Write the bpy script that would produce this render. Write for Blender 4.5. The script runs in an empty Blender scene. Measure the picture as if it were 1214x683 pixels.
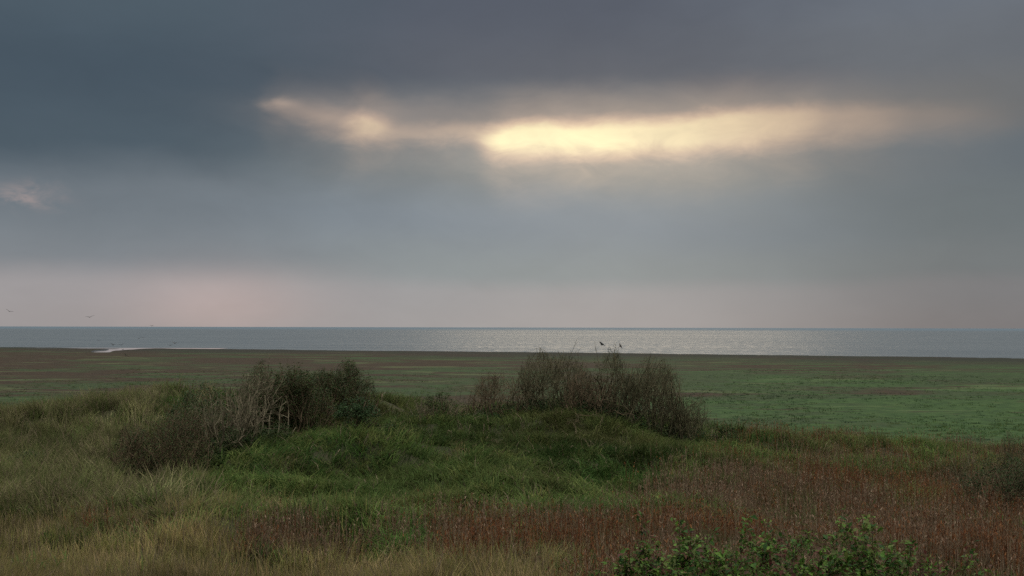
import bpy, math
import numpy as np
from mathutils import Vector, Matrix

R = math.radians
scene = bpy.context.scene
COL = scene.collection

# ------------------------------------------------------------------ camera
F = 1302.0                      # focal length in photograph pixels (1214 wide)
CAM = np.array([0.0, 0.0, 9.0])
PITCH = math.atan(46.5 / F)
cam_d = bpy.data.cameras.new("camera")
cam = bpy.data.objects.new("camera", cam_d); COL.objects.link(cam)
cam.location = CAM
cam.rotation_euler = (Matrix.Rotation(R(90) + PITCH, 3, 'X') @ Matrix.Rotation(R(0.12), 3, 'Z')).to_euler()
cam_d.sensor_width = 36.0
cam_d.lens = 36.0 * F / 1214.0
cam_d.clip_start = 0.1
cam_d.clip_end = 200000.0
scene.camera = cam

SUN_AZ, SUN_EL = 5.8, 10.3      # degrees; azimuth from +Y towards +X


def lin(r, g, b):
    def f(c):
        c /= 255.0
        return c / 12.92 if c <= 0.04045 else ((c + 0.055) / 1.055) ** 2.4
    return (f(r), f(g), f(b), 1.0)


# ------------------------------------------------------------------ node helper
class NT:
    def __init__(self, tree):
        self.t = tree
        tree.nodes.clear()

    def n(self, typ, **kw):
        nd = self.t.nodes.new(typ)
        for k, v in kw.items():
            setattr(nd, k, v)
        return nd

    def put(self, sock, v):
        if v is None:
            return
        if isinstance(v, bpy.types.NodeSocket):
            self.t.links.new(v, sock)
        else:
            sock.default_value = v

    def m(self, op, a, b=None, c=None, clamp=False):
        nd = self.n('ShaderNodeMath', operation=op, use_clamp=clamp)
        for i, v in enumerate((a, b, c)):
            self.put(nd.inputs[i], v)
        return nd.outputs[0]

    def vm(self, op, a, b=None):
        nd = self.n('ShaderNodeVectorMath', operation=op)
        self.put(nd.inputs[0], a)
        self.put(nd.inputs[1], b)
        return nd.outputs[0]

    def noise(self, vec, scale, detail=4.0, rough=0.55, dist=0.0):
        nd = self.n('ShaderNodeTexNoise')
        self.put(nd.inputs['Vector'], vec)
        nd.inputs['Scale'].default_value = scale
        nd.inputs['Detail'].default_value = detail
        nd.inputs['Roughness'].default_value = rough
        nd.inputs['Distortion'].default_value = dist
        return nd.outputs['Fac'], nd.outputs['Color']

    def ramp(self, fac, stops, interp='LINEAR'):
        nd = self.n('ShaderNodeValToRGB')
        nd.color_ramp.interpolation = interp
        els = nd.color_ramp.elements
        while len(els) < len(stops):
            els.new(0.5)
        for e, (p, c) in zip(els, stops):
            e.position = p
            e.color = c if len(c) == 4 else (*c, 1)
        self.put(nd.inputs['Fac'], fac)
        return nd.outputs['Color']

    def mix(self, fac, a, b, blend='MIX'):
        nd = self.n('ShaderNodeMix', data_type='RGBA', blend_type=blend)
        nd.clamp_factor = True
        self.put(nd.inputs['Factor'], fac)
        self.put(nd.inputs['A'] if False else nd.inputs[6], a)
        self.put(nd.inputs[7], b)
        return nd.outputs[2]

    def smooth(self, v, a, b):
        nd = self.n('ShaderNodeMapRange', interpolation_type='SMOOTHSTEP')
        self.put(nd.inputs['Value'], v)
        nd.inputs['From Min'].default_value = a
        nd.inputs['From Max'].default_value = b
        return nd.outputs['Result']


# ------------------------------------------------------------------ world: overcast evening sky with one gap in the cloud
def build_world():
    w = bpy.data.worlds.new("World")
    scene.world = w
    w.use_nodes = True
    T = NT(w.node_tree)
    out = T.n('ShaderNodeOutputWorld')
    bg = T.n('ShaderNodeBackground')
    bg.inputs['Strength'].default_value = 0.1
    T.t.links.new(bg.outputs[0], out.inputs['Surface'])
    sky = T.n('ShaderNodeTexSky', sky_type='NISHITA')
    sky.sun_disc = False
    sky.sun_elevation = R(SUN_EL)
    sky.sun_rotation = R(SUN_AZ)
    tc = T.n('ShaderNodeTexCoord')
    d = tc.outputs['Generated']
    sp = T.n('ShaderNodeSeparateXYZ')
    T.put(sp.inputs[0], d)
    az0 = T.m('DEGREES', T.m('ARCTAN2', sp.outputs[0], sp.outputs[1]))
    el0 = T.m('DEGREES', T.m('ARCSINE', sp.outputs[2]))
    # cloud turbulence: broad, and fine and wispy
    v1 = T.vm('MULTIPLY', d, (5.0, 5.0, 13.0))
    v2 = T.vm('MULTIPLY', d, (16.0, 16.0, 34.0))
    _, nb = T.noise(v1, 1.0, 3.0, 0.5)
    nff, nf = T.noise(v2, 1.0, 5.0, 0.55, 0.4)
    sb = T.n('ShaderNodeSeparateColor'); T.put(sb.inputs[0], nb)
    sf = T.n('ShaderNodeSeparateColor'); T.put(sf.inputs[0], nf)

    def warp(base, c1, a1, c2, a2):
        r = T.m('MULTIPLY_ADD', T.m('SUBTRACT', c1, 0.5), a1, base)
        return T.m('MULTIPLY_ADD', T.m('SUBTRACT', c2, 0.5), a2, r)
    az = warp(az0, sb.outputs[0], 9.0, sf.outputs[0], 2.0)
    el = warp(el0, sb.outputs[1], 2.2, sf.outputs[1], 0.7)
    # gentler warp close to the horizon, where the layers lie flat
    flat = T.smooth(el0, 1.0, 5.0)
    el_l = T.n('ShaderNodeMix', data_type='FLOAT')
    T.put(el_l.inputs[0], flat); T.put(el_l.inputs[2], T.m('MULTIPLY_ADD', T.m('SUBTRACT', sb.outputs[1], 0.5), 0.6, el0)); T.put(el_l.inputs[3], el)
    elr = el_l.outputs[0]

    def er(stops):
        # elevation 0..45 deg -> 0..1
        return T.ramp(T.m('DIVIDE', elr, 45.0), [(p / 45.0, c) for p, c in stops], 'EASE')
    hi = [(24, lin(140, 152, 164)), (45, (2.05, 2.04, 2.0, 1))]
    left = er([(0, lin(150, 147, 148)), (2.0, lin(150, 149, 152)), (3.8, lin(121, 129, 136)), (6.3, lin(110, 119, 127)),
               (9.0, lin(76, 90, 101)), (12.5, lin(70, 84, 96)), (16.5, lin(78, 92, 103))] + hi)
    cent = er([(0, lin(154, 154, 156)), (1.6, lin(152, 153, 156)), (2.9, lin(136, 145, 149)), (5.5, lin(127, 138, 148)),
               (8.2, lin(118, 127, 132)), (11.2, lin(100, 107, 115)), (13.0, lin(88, 94, 105)), (16.5, lin(83, 90, 103))] + hi)
    right = er([(0, lin(120, 119, 121)), (1.9, lin(121, 122, 125)), (3.0, lin(113, 119, 122)), (5.5, lin(106, 114, 118)),
                (8.5, lin(100, 109, 116)), (10.5, lin(108, 110, 112)), (13.5, lin(104, 109, 116)), (16.5, lin(106, 113, 123))] + hi)
    col = T.mix(T.smooth(az, -20.0, 0.0), left, cent)
    col = T.mix(T.smooth(az, 5.0, 23.0), col, right)

    def ell(azs, els, a, e, sa, se, tilt=0.0, power=2.0):
        """soft elliptic patch of cloud light round azimuth a, elevation e"""
        da = T.m('DIVIDE', T.m('SUBTRACT', azs, a), sa)
        ee = T.m('SUBTRACT', T.m('SUBTRACT', els, e), T.m('MULTIPLY', T.m('SUBTRACT', azs, a), tilt))
        de = T.m('DIVIDE', ee, se)
        r2 = T.m('ADD', T.m('MULTIPLY', da, da), T.m('MULTIPLY', de, de))
        if power != 2.0:
            r2 = T.m('POWER', r2, power / 2.0)
        return T.m('EXPONENT', T.m('MULTIPLY', r2, -1.0))
    azs = warp(az0, sb.outputs[0], 4.0, sf.outputs[0], 2.0)
    els = warp(el0, sb.outputs[1], 1.0, sf.outputs[1], 1.1)

    def add(c, f, rgb, k=1.0):
        nd = T.n('ShaderNodeVectorMath', operation='SCALE')
        nd.inputs[0].default_value = rgb
        T.put(nd.inputs['Scale'], T.m('MULTIPLY', f, k) if k != 1.0 else f)
        return T.vm('ADD', c, nd.outputs[0])
    def prof(stops):
        """value along the azimuth, from (photo column, value) pairs"""
        return T.ramp(T.m('DIVIDE', T.m('ADD', azs, 26.0), 52.0), [((math.degrees((p - 607) / F) + 26.0) / 52.0, (v, v, v, 1)) for p, v in stops], 'EASE')

    def eld(p, py):
        """elevation (over 20 degrees) of a sky point seen at photograph column p, row py"""
        a_, b_ = (p - 607) / F, (341.5 - py) / F
        y_, z_ = math.cos(PITCH) - b_ * math.sin(PITCH), math.sin(PITCH) + b_ * math.cos(PITCH)
        return math.degrees(math.atan2(z_, math.hypot(a_, y_))) / 20.0
    top = T.m('MULTIPLY', prof([(300, eld(300, 119)), (420, eld(420, 130)), (470, eld(470, 147)), (560, eld(560, 148)), (640, eld(640, 142)), (760, eld(760, 139)), (870, eld(870, 127)), (980, eld(980, 121)), (1150, eld(1150, 122))]), 20.0)
    bot = T.m('MULTIPLY', prof([(300, eld(300, 132)), (420, eld(420, 166)), (470, eld(470, 165)), (550, eld(550, 163)), (590, eld(590, 184)), (720, eld(720, 182)), (800, eld(800, 181)), (900, eld(900, 173)), (1000, eld(1000, 164)), (1150, eld(1150, 158))]), 20.0)
    inten = prof([(290, 0.0), (325, 0.18), (400, 0.24), (432, 0.60), (480, 0.40), (560, 0.56), (600, 1.0), (720, 1.0), (800, 0.85), (860, 0.72), (930, 0.56), (1000, 0.28), (1080, 0.11), (1190, 0.0)])
    ng, _ = T.noise(T.vm('MULTIPLY', d, (26.0, 26.0, 60.0)), 1.0, 6.0, 0.62, 0.6)
    elg = T.m('MULTIPLY_ADD', T.m('SUBTRACT', ng, 0.5), 0.65, warp(el0, sb.outputs[1], 0.15, sf.outputs[1], 0.9))
    dt = T.m('SUBTRACT', top, elg); db = T.m('SUBTRACT', elg, bot)
    gap = T.m('MULTIPLY', T.m('MULTIPLY', T.smooth(dt, -0.35, 0.60), T.smooth(db, -0.75, 0.75)), inten)
    gap = T.m('MULTIPLY', gap, T.m('MULTIPLY_ADD', T.m('SUBTRACT', ng, 0.5), 0.15, 1.0))
    veil = T.m('MULTIPLY', T.m('MULTIPLY', T.smooth(dt, -2.3, 0.6), T.smooth(db, -3.2, 0.8)), inten)
    veil = T.m('MULTIPLY', veil, T.m('MULTIPLY_ADD', T.m('SUBTRACT', ng, 0.5), 1.0, 1.0))
    col = add(col, ell(azs, els, 6.5, 8.7, 9.5, 2.9, 0.03), (0.092, 0.074, 0.046))
    col = add(col, veil, (0.23, 0.145, 0.082))
    col = add(col, gap, (0.54, 0.310, 0.170))
    col = add(col, T.m('MULTIPLY', gap, T.m('MULTIPLY', gap, gap)), (0.05, 0.235, 0.085))
    col = add(col, ell(azs, els, -8.5, 11.0, 5.0, 0.8), (0.085, 0.06, 0.042))
    col = add(col, ell(azs, els, -12.3, 11.35, 0.9, 0.28), (0.15, 0.10, 0.065))
    col = add(col, T.m('MULTIPLY', ell(azs, els, -24.2, 6.2, 1.3, 0.55), T.smooth(ng, 0.40, 0.70)), (0.17, 0.092, 0.062))
    col = add(col, ell(az0, el0, -15.0, 1.2, 4.6, 1.9), (0.125, 0.062, 0.043))
    col = add(col, ell(az0, el0, -25.0, 1.8, 5.0, 2.2), (0.03, 0.018, 0.012))
    # soft mottling of the deck
    mot = T.m('MULTIPLY_ADD', T.m('SUBTRACT', nff, 0.5), 0.14, 1.0)
    nd = T.n('ShaderNodeVectorMath', operation='SCALE')
    T.put(nd.inputs[0], col); T.put(nd.inputs['Scale'], T.m('MULTIPLY', mot, 9.3))
    # thin blue sky through the deck
    fin = T.mix(0.993, sky.outputs[0], nd.outputs[0])
    T.put(bg.inputs['Color'], fin)


build_world()

sun_d = bpy.data.lights.new("sun", 'SUN')
sun_d.energy = 0.13
sun_d.angle = R(20)
sun_d.color = (1.0, 0.82, 0.60)
sun = bpy.data.objects.new("sun", sun_d); COL.objects.link(sun)
sdir = Vector((math.sin(R(SUN_AZ)) * math.cos(R(SUN_EL)), math.cos(R(SUN_AZ)) * math.cos(R(SUN_EL)), math.sin(R(SUN_EL))))
sun.rotation_euler = (-sdir).to_track_quat('-Z', 'Y').to_euler()
sun.location = sdir * 60 + Vector((0, 0, 9))

vs = scene.view_settings
vs.view_transform = 'Standard'
vs.look = 'None'
vs.exposure = 0.10
vs.gamma = 1.0
vs.use_curve_mapping = False
scene.render.engine = 'CYCLES'
scene.cycles.use_denoising = False
scene.cycles.max_bounces = 6
scene.cycles.diffuse_bounces = 3
scene.cycles.transparent_max_bounces = 4
scene.cycles.sample_clamp_indirect = 4.0

# ------------------------------------------------------------------ numbers
rng = np.random.RandomState(7)
SEA_Z = -0.45


def fbm(x, y, wl, seed, octs=3, gain=0.5):
    """value noise in -1..1 at wavelength wl"""
    tot = np.zeros_like(np.asarray(x, float)); amp = 1.0; s = 0.0
    for o in range(octs):
        fx = np.asarray(x, float) / wl + 17.3 * o + seed * 5.17; fy = np.asarray(y, float) / wl - 9.1 * o + seed * 3.31
        ix = np.floor(fx).astype(np.int64); iy = np.floor(fy).astype(np.int64)
        tx = fx - ix; ty = fy - iy
        tx = tx * tx * (3 - 2 * tx); ty = ty * ty * (3 - 2 * ty)

        def h(a, b):
            n = (a * 374761393 + b * 668265263 + seed * 974711 + o * 12345) & 0x7fffffff
            n = ((n ^ (n >> 13)) * 1274126177) & 0x7fffffff
            n = n ^ (n >> 16)
            return (n & 0xffff) / 32767.5 - 1.0
        v = (h(ix, iy) * (1 - tx) + h(ix + 1, iy) * tx) * (1 - ty) + (h(ix, iy + 1) * (1 - tx) + h(ix + 1, iy + 1) * tx) * ty
        tot += v * amp; s += amp; amp *= gain; wl *= 0.5
    return tot / s


def sst(v, a, b):
    t = np.clip((np.asarray(v, float) - a) / (b - a), 0, 1)
    return t * t * (3 - 2 * t)


CT, ST = math.cos(PITCH), math.sin(PITCH)


def project(x, y, z):
    dz = z - CAM[2]
    f = y * CT + dz * ST
    u = -y * ST + dz * CT
    f = np.maximum(f, 0.01)
    return 607 + F * x / f, 341.5 - F * u / f


# ------------------------------------------------------------------ terrain: thin-plate surface through surveyed dune heights
TAB_Y = [20, 26, 33, 41, 50]
TAB = {-150: (690, 628, 580, 540, 510), 0: (690, 628, 580, 538, 506), 150: (690, 628, 579, 532, 477), 300: (690, 627, 576, 530, 484),
       440: (690, 627, 575, 508, 474), 540: (690, 627, 577, 519, 499), 660: (690, 627, 577, 514, 484), 780: (690, 626, 574, 532, 499),
       870: (690, 626, 578, 543, 512), 980: (690, 630, 587, 555, 529), 1100: (690, 632, 592, 559, 531), 1214: (690, 634, 596, 564, 537),
       1360: (690, 636, 598, 566, 540)}
pts, zs = [], []
for px, row in TAB.items():
    for Y, py in zip(TAB_Y, row):
        pts.append(((px - 607) / F * Y, Y)); zs.append(9 - Y * (py - 388) / F - 0.22)
for X in (-30, -15, 0, 15, 30):
    for Y, z in ((-30, 6.2), (-12, 7.2), (0, 7.35), (6, 6.35), (12, 5.25)):
        pts.append((X, Y)); zs.append(z)
pts = np.array(pts); zs = np.array(zs)


def tps_kernel(a, b):
    d2 = ((a[:, None, :] - b[None, :, :]) ** 2).sum(-1)
    return 0.5 * d2 * np.log(d2 + 1e-9)


n = len(pts)
A = np.zeros((n + 3, n + 3))
A[:n, :n] = tps_kernel(pts, pts) + np.eye(n) * 3.0
A[:n, n] = 1; A[:n, n + 1:] = pts
A[n, :n] = 1; A[n + 1:, :n] = pts.T
sol = np.linalg.solve(A, np.concatenate([zs, np.zeros(3)]))
GX0, GY0, GS = -32.0, -32.0, 0.5
gx = np.arange(GX0, 32.01, GS); gy = np.arange(GY0, 52.01, GS)
GX, GY = np.meshgrid(gx, gy)
q = np.stack([GX.ravel(), GY.ravel()], 1)
HG = (tps_kernel(q, pts) @ sol[:n] + sol[n] + q @ sol[n + 1:]).reshape(GX.shape)


def bil(x, y):
    fx = np.clip((x - GX0) / GS, 0, HG.shape[1] - 1.001); fy = np.clip((y - GY0) / GS, 0, HG.shape[0] - 1.001)
    ix = fx.astype(int); iy = fy.astype(int); tx = fx - ix; ty = fy - iy
    return (HG[iy, ix] * (1 - tx) + HG[iy, ix + 1] * tx) * (1 - ty) + (HG[iy + 1, ix] * (1 - tx) + HG[iy + 1, ix + 1] * tx) * ty


def shore_y(x):
    """distance of the shoreline for a given x"""
    x = np.asarray(x, float)
    return 405 - 0.62 * x + np.where(x < 0, 0.35 * x * (1 + np.clip(x, -500, 0) / 1400), 0.13 * np.clip(x, 0, 400)) + 7 * fbm(x, x * 0 + 3, 60, 5) + 3 * fbm(x, x * 0, 14, 9)


def height(x, y):
    x = np.asarray(x, float); y = np.asarray(y, float)
    dune = bil(np.clip(x, -30, 30), np.clip(y, -30, 51))
    edge = 51 + 2.0 * fbm(x, y, 12, 3, 2)
    k = 1 - sst(y, edge, edge + 27)
    hum = 0.58 * fbm(x, y, 4.0, 1, 2) + 0.30 * fbm(x, y, 1.7, 2, 2)
    z = (dune + hum * sst(y, 4, 18)) * k
    # salt marsh: low relief, then a small scarp down to the shore and the sea bed
    z = z + (1 - k) * (0.10 * fbm(x, y, 9, 11, 3) + 0.12)
    s = y - shore_y(x)
    z = z - 0.35 * sst(s, -6, -3) - 2.6 * sst(s, -3, 45)
    # tidal creek winding in from the shore on the left
    t = np.clip((y - 380) / 100, 0, 1)
    cx = -142 - 17 * t - 5 * np.sin(t * 4.2)
    wd = 2.5 + 8.0 * t ** 1.4
    cd = np.abs(x - cx) / wd
    z = z - 0.95 * (1 - sst(cd, 0.7, 1.4)) * sst(y, 376, 386)
    # its side arm running left
    cy = 452 + 0.12 * (x + 165)
    z = z - 0.9 * (1 - sst(np.abs(y - cy) / 7.0, 0.5, 1.5)) * sst(-x, 150, 160) * (1 - sst(-x, 186, 215))
    return z


def at(px, Y):
    """ground point seen in photograph column px at distance Y"""
    x = (px - 607) / F * Y
    for _ in range(4):
        z = float(height(np.array([x]), np.array([Y]))[0])
        x = (px - 607) / F * (Y * CT + (z - 9) * ST)
    return Vector((x, Y, z))


# ------------------------------------------------------------------ mesh helpers
def link(o, parent=None):
    COL.objects.link(o)
    if parent is not None:
        o.parent = parent
    return o


def tri_mesh(name, V, T, mat, col=None, parent=None, smooth=False):
    me = bpy.data.meshes.new(name)
    V = np.ascontiguousarray(V, np.float32); T = np.ascontiguousarray(T, np.int32)
    me.vertices.add(len(V)); me.vertices.foreach_set("co", V.ravel())
    me.loops.add(T.size); me.loops.foreach_set("vertex_index", T.ravel())
    k = T.shape[1]
    me.polygons.add(len(T)); me.polygons.foreach_set("loop_start", np.arange(len(T), dtype=np.int32) * k)
    if smooth:
        me.polygons.foreach_set("use_smooth", np.ones(len(T), dtype=bool))
    if col is not None:
        a = me.attributes.new("tint", 'FLOAT_COLOR', 'POINT')
        c4 = np.ones((len(V), 4), np.float32); c4[:, :3] = col
        a.data.foreach_set("color", c4.ravel())
    me.update(calc_edges=True)
    me.validate()
    me.materials.append(mat)
    return link(bpy.data.objects.new(name, me), parent)


def props(o, label=None, cat=None, group=None, kind=None):
    if label: o["label"] = label
    if cat: o["category"] = cat
    if group: o["group"] = group
    if kind: o["kind"] = kind
    return o


def empty(name, loc):
    o = bpy.data.objects.new(name, None)
    o.location = loc
    o.empty_display_size = 0.3
    return link(o)


# ------------------------------------------------------------------ materials
def mat_new(name):
    m = bpy.data.materials.new(name); m.use_nodes = True
    return m, NT(m.node_tree)


def plant_mat(name, transl=0.3, rough=0.8, var=0.35, spec=0.05):
    m, T = mat_new(name)
    out = T.n('ShaderNodeOutputMaterial')
    at_ = T.n('ShaderNodeAttribute', attribute_name="tint")
    g = T.n('ShaderNodeNewGeometry')
    f, _ = T.noise(g.outputs['Position'], 3.0, 3.0)
    c = T.mix(1.0, at_.outputs['Color'], T.ramp(f, [(0.3, (1 - var,) * 3), (0.7, (1 + var,) * 3)]), 'MULTIPLY')
    p = T.n('ShaderNodeBsdfPrincipled')
    T.put(p.inputs['Base Color'], c)
    p.inputs['Roughness'].default_value = rough
    p.inputs['Specular IOR Level'].default_value = spec
    if transl > 0:
        tr = T.n('ShaderNodeBsdfTranslucent'); T.put(tr.inputs['Color'], c)
        mx = T.n('ShaderNodeMixShader'); mx.inputs[0].default_value = transl
        T.t.links.new(p.outputs[0], mx.inputs[1]); T.t.links.new(tr.outputs[0], mx.inputs[2])
        T.t.links.new(mx.outputs[0], out.inputs[0])
    else:
        T.t.links.new(p.outputs[0], out.inputs[0])
    return m


M_GRASS = plant_mat("grass_blades", 0.35)
M_STALK = plant_mat("dry_stalks", 0.15, 0.85)
M_LEAF = plant_mat("shrub_leaves", 0.25, 0.65, 0.35, 0.10)
M_BRAMBLE = plant_mat("bramble_leaves", 0.3, 0.6, 0.35, 0.10)
M_BARK = plant_mat("bark", 0.0, 0.9, 0.3, 0.1)


def ground_mat():
    m, T = mat_new("dune_and_marsh_ground")
    out = T.n('ShaderNodeOutputMaterial')
    g = T.n('ShaderNodeNewGeometry')
    P = g.outputs['Position']
    sp = T.n('ShaderNodeSeparateXYZ'); T.put(sp.inputs[0], P)
    x, y, z = sp.outputs
    # --- dune soil under the grass
    f1, _ = T.noise(P, 0.9, 5.0, 0.6)
    soil = T.ramp(f1, [(0.3, (0.020, 0.024, 0.010)), (0.55, (0.034, 0.034, 0.016)), (0.75, (0.055, 0.043, 0.024))])
    # --- salt marsh swards: belts lying parallel to the shore
    pv = T.vm('MULTIPLY', P, (0.55, 1.0, 1.0))
    a, _ = T.noise(pv, 0.018, 5.0, 0.62, 0.6)
    b, _ = T.noise(T.vm('ADD', pv, (400.0, 90.0, 0.0)), 0.030, 5.0, 0.62, 0.8)
    c, _ = T.noise(P, 0.55, 4.0, 0.6)
    e, _ = T.noise(pv, 0.075, 6.0, 0.66, 0.5)
    st, _ = T.noise(T.vm('MULTIPLY', P, (0.42, 1.0, 1.0)), 0.080, 8.0, 0.70, 0.4)
    green = T.ramp(c, [(0.28, (0.0133, 0.0297, 0.0076)), (0.5, (0.0267, 0.0538, 0.0134)), (0.72, (0.0427, 0.0735, 0.0194))])
    dull = T.ramp(c, [(0.3, (0.0186, 0.0304, 0.0107)), (0.7, (0.0341, 0.0502, 0.0163))])
    olive = T.ramp(c, [(0.3, (0.0202, 0.0228, 0.0090)), (0.7, (0.0372, 0.0380, 0.0151))])
    red = T.ramp(c, [(0.3, (0.0202, 0.0137, 0.0079)), (0.7, (0.0404, 0.0220, 0.0118))])
    pale = (0.0698, 0.0920, 0.0343, 1)
    mud = T.ramp(st, [(0.35, (0.0109, 0.0114, 0.0084)), (0.65, (0.0202, 0.0182, 0.0123))])
    # side: more samphire red to the left, more lush green to the right
    side = T.m('DIVIDE', x, T.m('MAXIMUM', y, 60.0))
    dist = T.smooth(y, 105.0, 250.0)
    # green passes to dull olive with distance, broken into streaks
    k1 = T.m('ADD', T.m('MULTIPLY', T.m('ADD', st, a), 0.5), T.m('MULTIPLY_ADD', dist, 0.075, T.m('MULTIPLY', side, -0.07)))
    col = T.mix(T.smooth(k1, 0.455, 0.515), green, dull)
    col = T.mix(T.smooth(T.m('MULTIPLY_ADD', T.m('SUBTRACT', e, 0.5), 0.9, k1), 0.525, 0.585), col, olive)
    k2 = T.m('ADD', T.m('MULTIPLY', b, 0.4), T.m('MULTIPLY', T.m('ADD', st, e), 0.3))
    k2 = T.m('ADD', k2, T.m('MULTIPLY_ADD', dist, 0.035, T.m('MULTIPLY', side, -0.08)))
    col = T.mix(T.m('MULTIPLY', T.smooth(k2, 0.515, 0.56), 0.85), col, red)
    k3 = T.m('SUBTRACT', e, T.m('MULTIPLY', T.m('SUBTRACT', st, 0.5), 0.8))
    col = T.mix(T.m('MULTIPLY', T.smooth(k3, 0.58, 0.67), 0.55), col, pale)
    # distance to the shore line
    s = T.m('SUBTRACT', T.m('SUBTRACT', 405.0, T.m('MULTIPLY', x, 0.45)), y)
    sn = T.m('MULTIPLY_ADD', T.m('SUBTRACT', a, 0.5), 140.0, s)
    col = T.mix(T.m('MULTIPLY', T.smooth(sn, 105.0, 30.0), 0.85), col, mud)
    # bare wet mud on the scarp and the creek banks
    wet = T.smooth(z, -0.05, -0.25)
    col = T.mix(wet, col, (0.020, 0.020, 0.019, 1))
    marsh = T.smooth(y, 66.0, 82.0)
    fin = T.mix(marsh, soil, col)
    p = T.n('ShaderNodeBsdfPrincipled')
    T.put(p.inputs['Base Color'], fin)
    T.put(p.inputs['Roughness'], T.m('MULTIPLY_ADD', wet, -0.55, 0.95))
    p.inputs['Specular IOR Level'].default_value = 0.12
    bp = T.n('ShaderNodeBump'); bp.inputs['Strength'].default_value = 0.6; bp.inputs['Distance'].default_value = 0.35
    T.put(bp.inputs['Height'], c)
    T.put(p.inputs['Normal'], bp.outputs[0])
    T.t.links.new(p.outputs[0], out.inputs[0])
    return m


def sea_mat():
    m, T = mat_new("grey_sea_water")
    out = T.n('ShaderNodeOutputMaterial')
    g = T.n('ShaderNodeNewGeometry')
    P = g.outputs['Position']
    sp = T.n('ShaderNodeSeparateXYZ'); T.put(sp.inputs[0], P)
    p = T.n('ShaderNodeBsdfPrincipled')
    w1, _ = T.noise(T.vm('MULTIPLY', P, (0.35, 1.0, 1.0)), 0.16, 5.0, 0.6, 0.3)
    w2, _ = T.noise(T.vm('MULTIPLY', P, (0.25, 1.0, 1.0)), 0.035, 4.0, 0.6)
    w4, _ = T.noise(T.vm('MULTIPLY', P, (1.0, 0.22, 1.0)), 0.30, 4.0, 0.65)
    w3, _ = T.noise(T.vm('MULTIPLY', P, (0.3, 1.0, 1.0)), 0.004, 4.0, 0.6)
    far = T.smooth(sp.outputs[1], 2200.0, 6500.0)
    T.put(p.inputs['Base Color'], T.mix(far, T.ramp(w2, [(0.35, (0.036, 0.050, 0.057)), (0.65, (0.062, 0.076, 0.081))]), (0.058, 0.090, 0.112, 1)))  # cloud shadow on the distant water, put into its colour as a bluer band
    p.inputs['IOR'].default_value = 1.333
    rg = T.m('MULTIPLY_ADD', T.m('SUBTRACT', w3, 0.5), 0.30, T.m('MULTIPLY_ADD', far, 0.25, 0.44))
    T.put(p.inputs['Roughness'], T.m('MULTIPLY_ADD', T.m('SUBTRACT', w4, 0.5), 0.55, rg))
    h = T.m('ADD', T.m('ADD', w1, T.m('MULTIPLY', w2, 2.5)), T.m('MULTIPLY', w4, 1.6))
    bp = T.n('ShaderNodeBump'); bp.inputs['Strength'].default_value = 0.8; bp.inputs['Distance'].default_value = 1.3
    T.put(bp.inputs['Height'], h)
    T.put(p.inputs['Normal'], bp.outputs[0])
    T.t.links.new(p.outputs[0], out.inputs[0])
    return m


# ------------------------------------------------------------------ ground and sea
def build_ground():
    ys = list(np.arange(-45, 90, 0.5))
    while ys[-1] < 330: ys.append(ys[-1] * 1.012)
    while ys[-1] < 540: ys.append(ys[-1] + 2.2)
    while ys[-1] < 1500: ys.append(ys[-1] * 1.03)
    ys = np.array(ys)
    us = np.sort(np.concatenate([np.linspace(-1.25, 1.25, 381), np.linspace(-0.401, -0.281, 60)]))
    U, Y = np.meshgrid(us, ys)
    X = U * (Y + 48)
    Z = height(X, Y)
    V = np.stack([X.ravel(), Y.ravel(), Z.ravel()], 1)
    nr, nc = X.shape
    i = (np.arange(nr - 1)[:, None] * nc + np.arange(nc - 1)[None, :]).ravel()
    Q = np.stack([i, i + 1, i + nc + 1, i + nc], 1)
    o = tri_mesh("ground", V, Q, ground_mat(), smooth=True)
    props(o, "dune ground falling to a wide flat salt marsh", "ground", kind="structure")


def build_sea():
    rs = [-4000, -200, 250, 400, 700, 1500, 4000, 12000, 40000]
    xs = [-40000, -8000, -1500, -300, 0, 300, 1500, 8000, 40000]
    V = np.array([(a, b, SEA_Z) for b in rs for a in xs], float)
    nc = len(xs)
    Q = np.array([(j * nc + i, j * nc + i + 1, (j + 1) * nc + i + 1, (j + 1) * nc + i) for j in range(len(rs) - 1) for i in range(nc - 1)])
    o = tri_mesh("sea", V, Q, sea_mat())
    props(o, "grey rippled sea under the cloud gap", "sea", kind="structure")


def calm_mat(name, foam_amount):
    m, T = mat_new(name)
    out = T.n('ShaderNodeOutputMaterial'); p = T.n('ShaderNodeBsdfPrincipled')
    g = T.n('ShaderNodeNewGeometry')
    f, _ = T.noise(g.outputs['Position'], 0.08, 4.0, 0.6)
    # broken lines of foam along the very edge
    fo, _ = T.noise(g.outputs['Position'], 0.05, 6.0, 0.7)
    foam = T.m('MULTIPLY', T.smooth(fo, 0.50, 0.58), foam_amount)
    T.put(p.inputs['Base Color'], T.mix(foam, T.ramp(f, [(0.3, (0.05, 0.055, 0.055)), (0.7, (0.09, 0.09, 0.085))]), (0.55, 0.56, 0.56, 1)))
    T.put(p.inputs['Roughness'], T.m('MULTIPLY_ADD', foam, 0.6, T.ramp(f, [(0.35, (0.02,) * 3), (0.7, (0.10,) * 3)])))
    p.inputs['IOR'].default_value = 1.333
    T.t.links.new(p.outputs[0], out.inputs[0])
    return m


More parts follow.
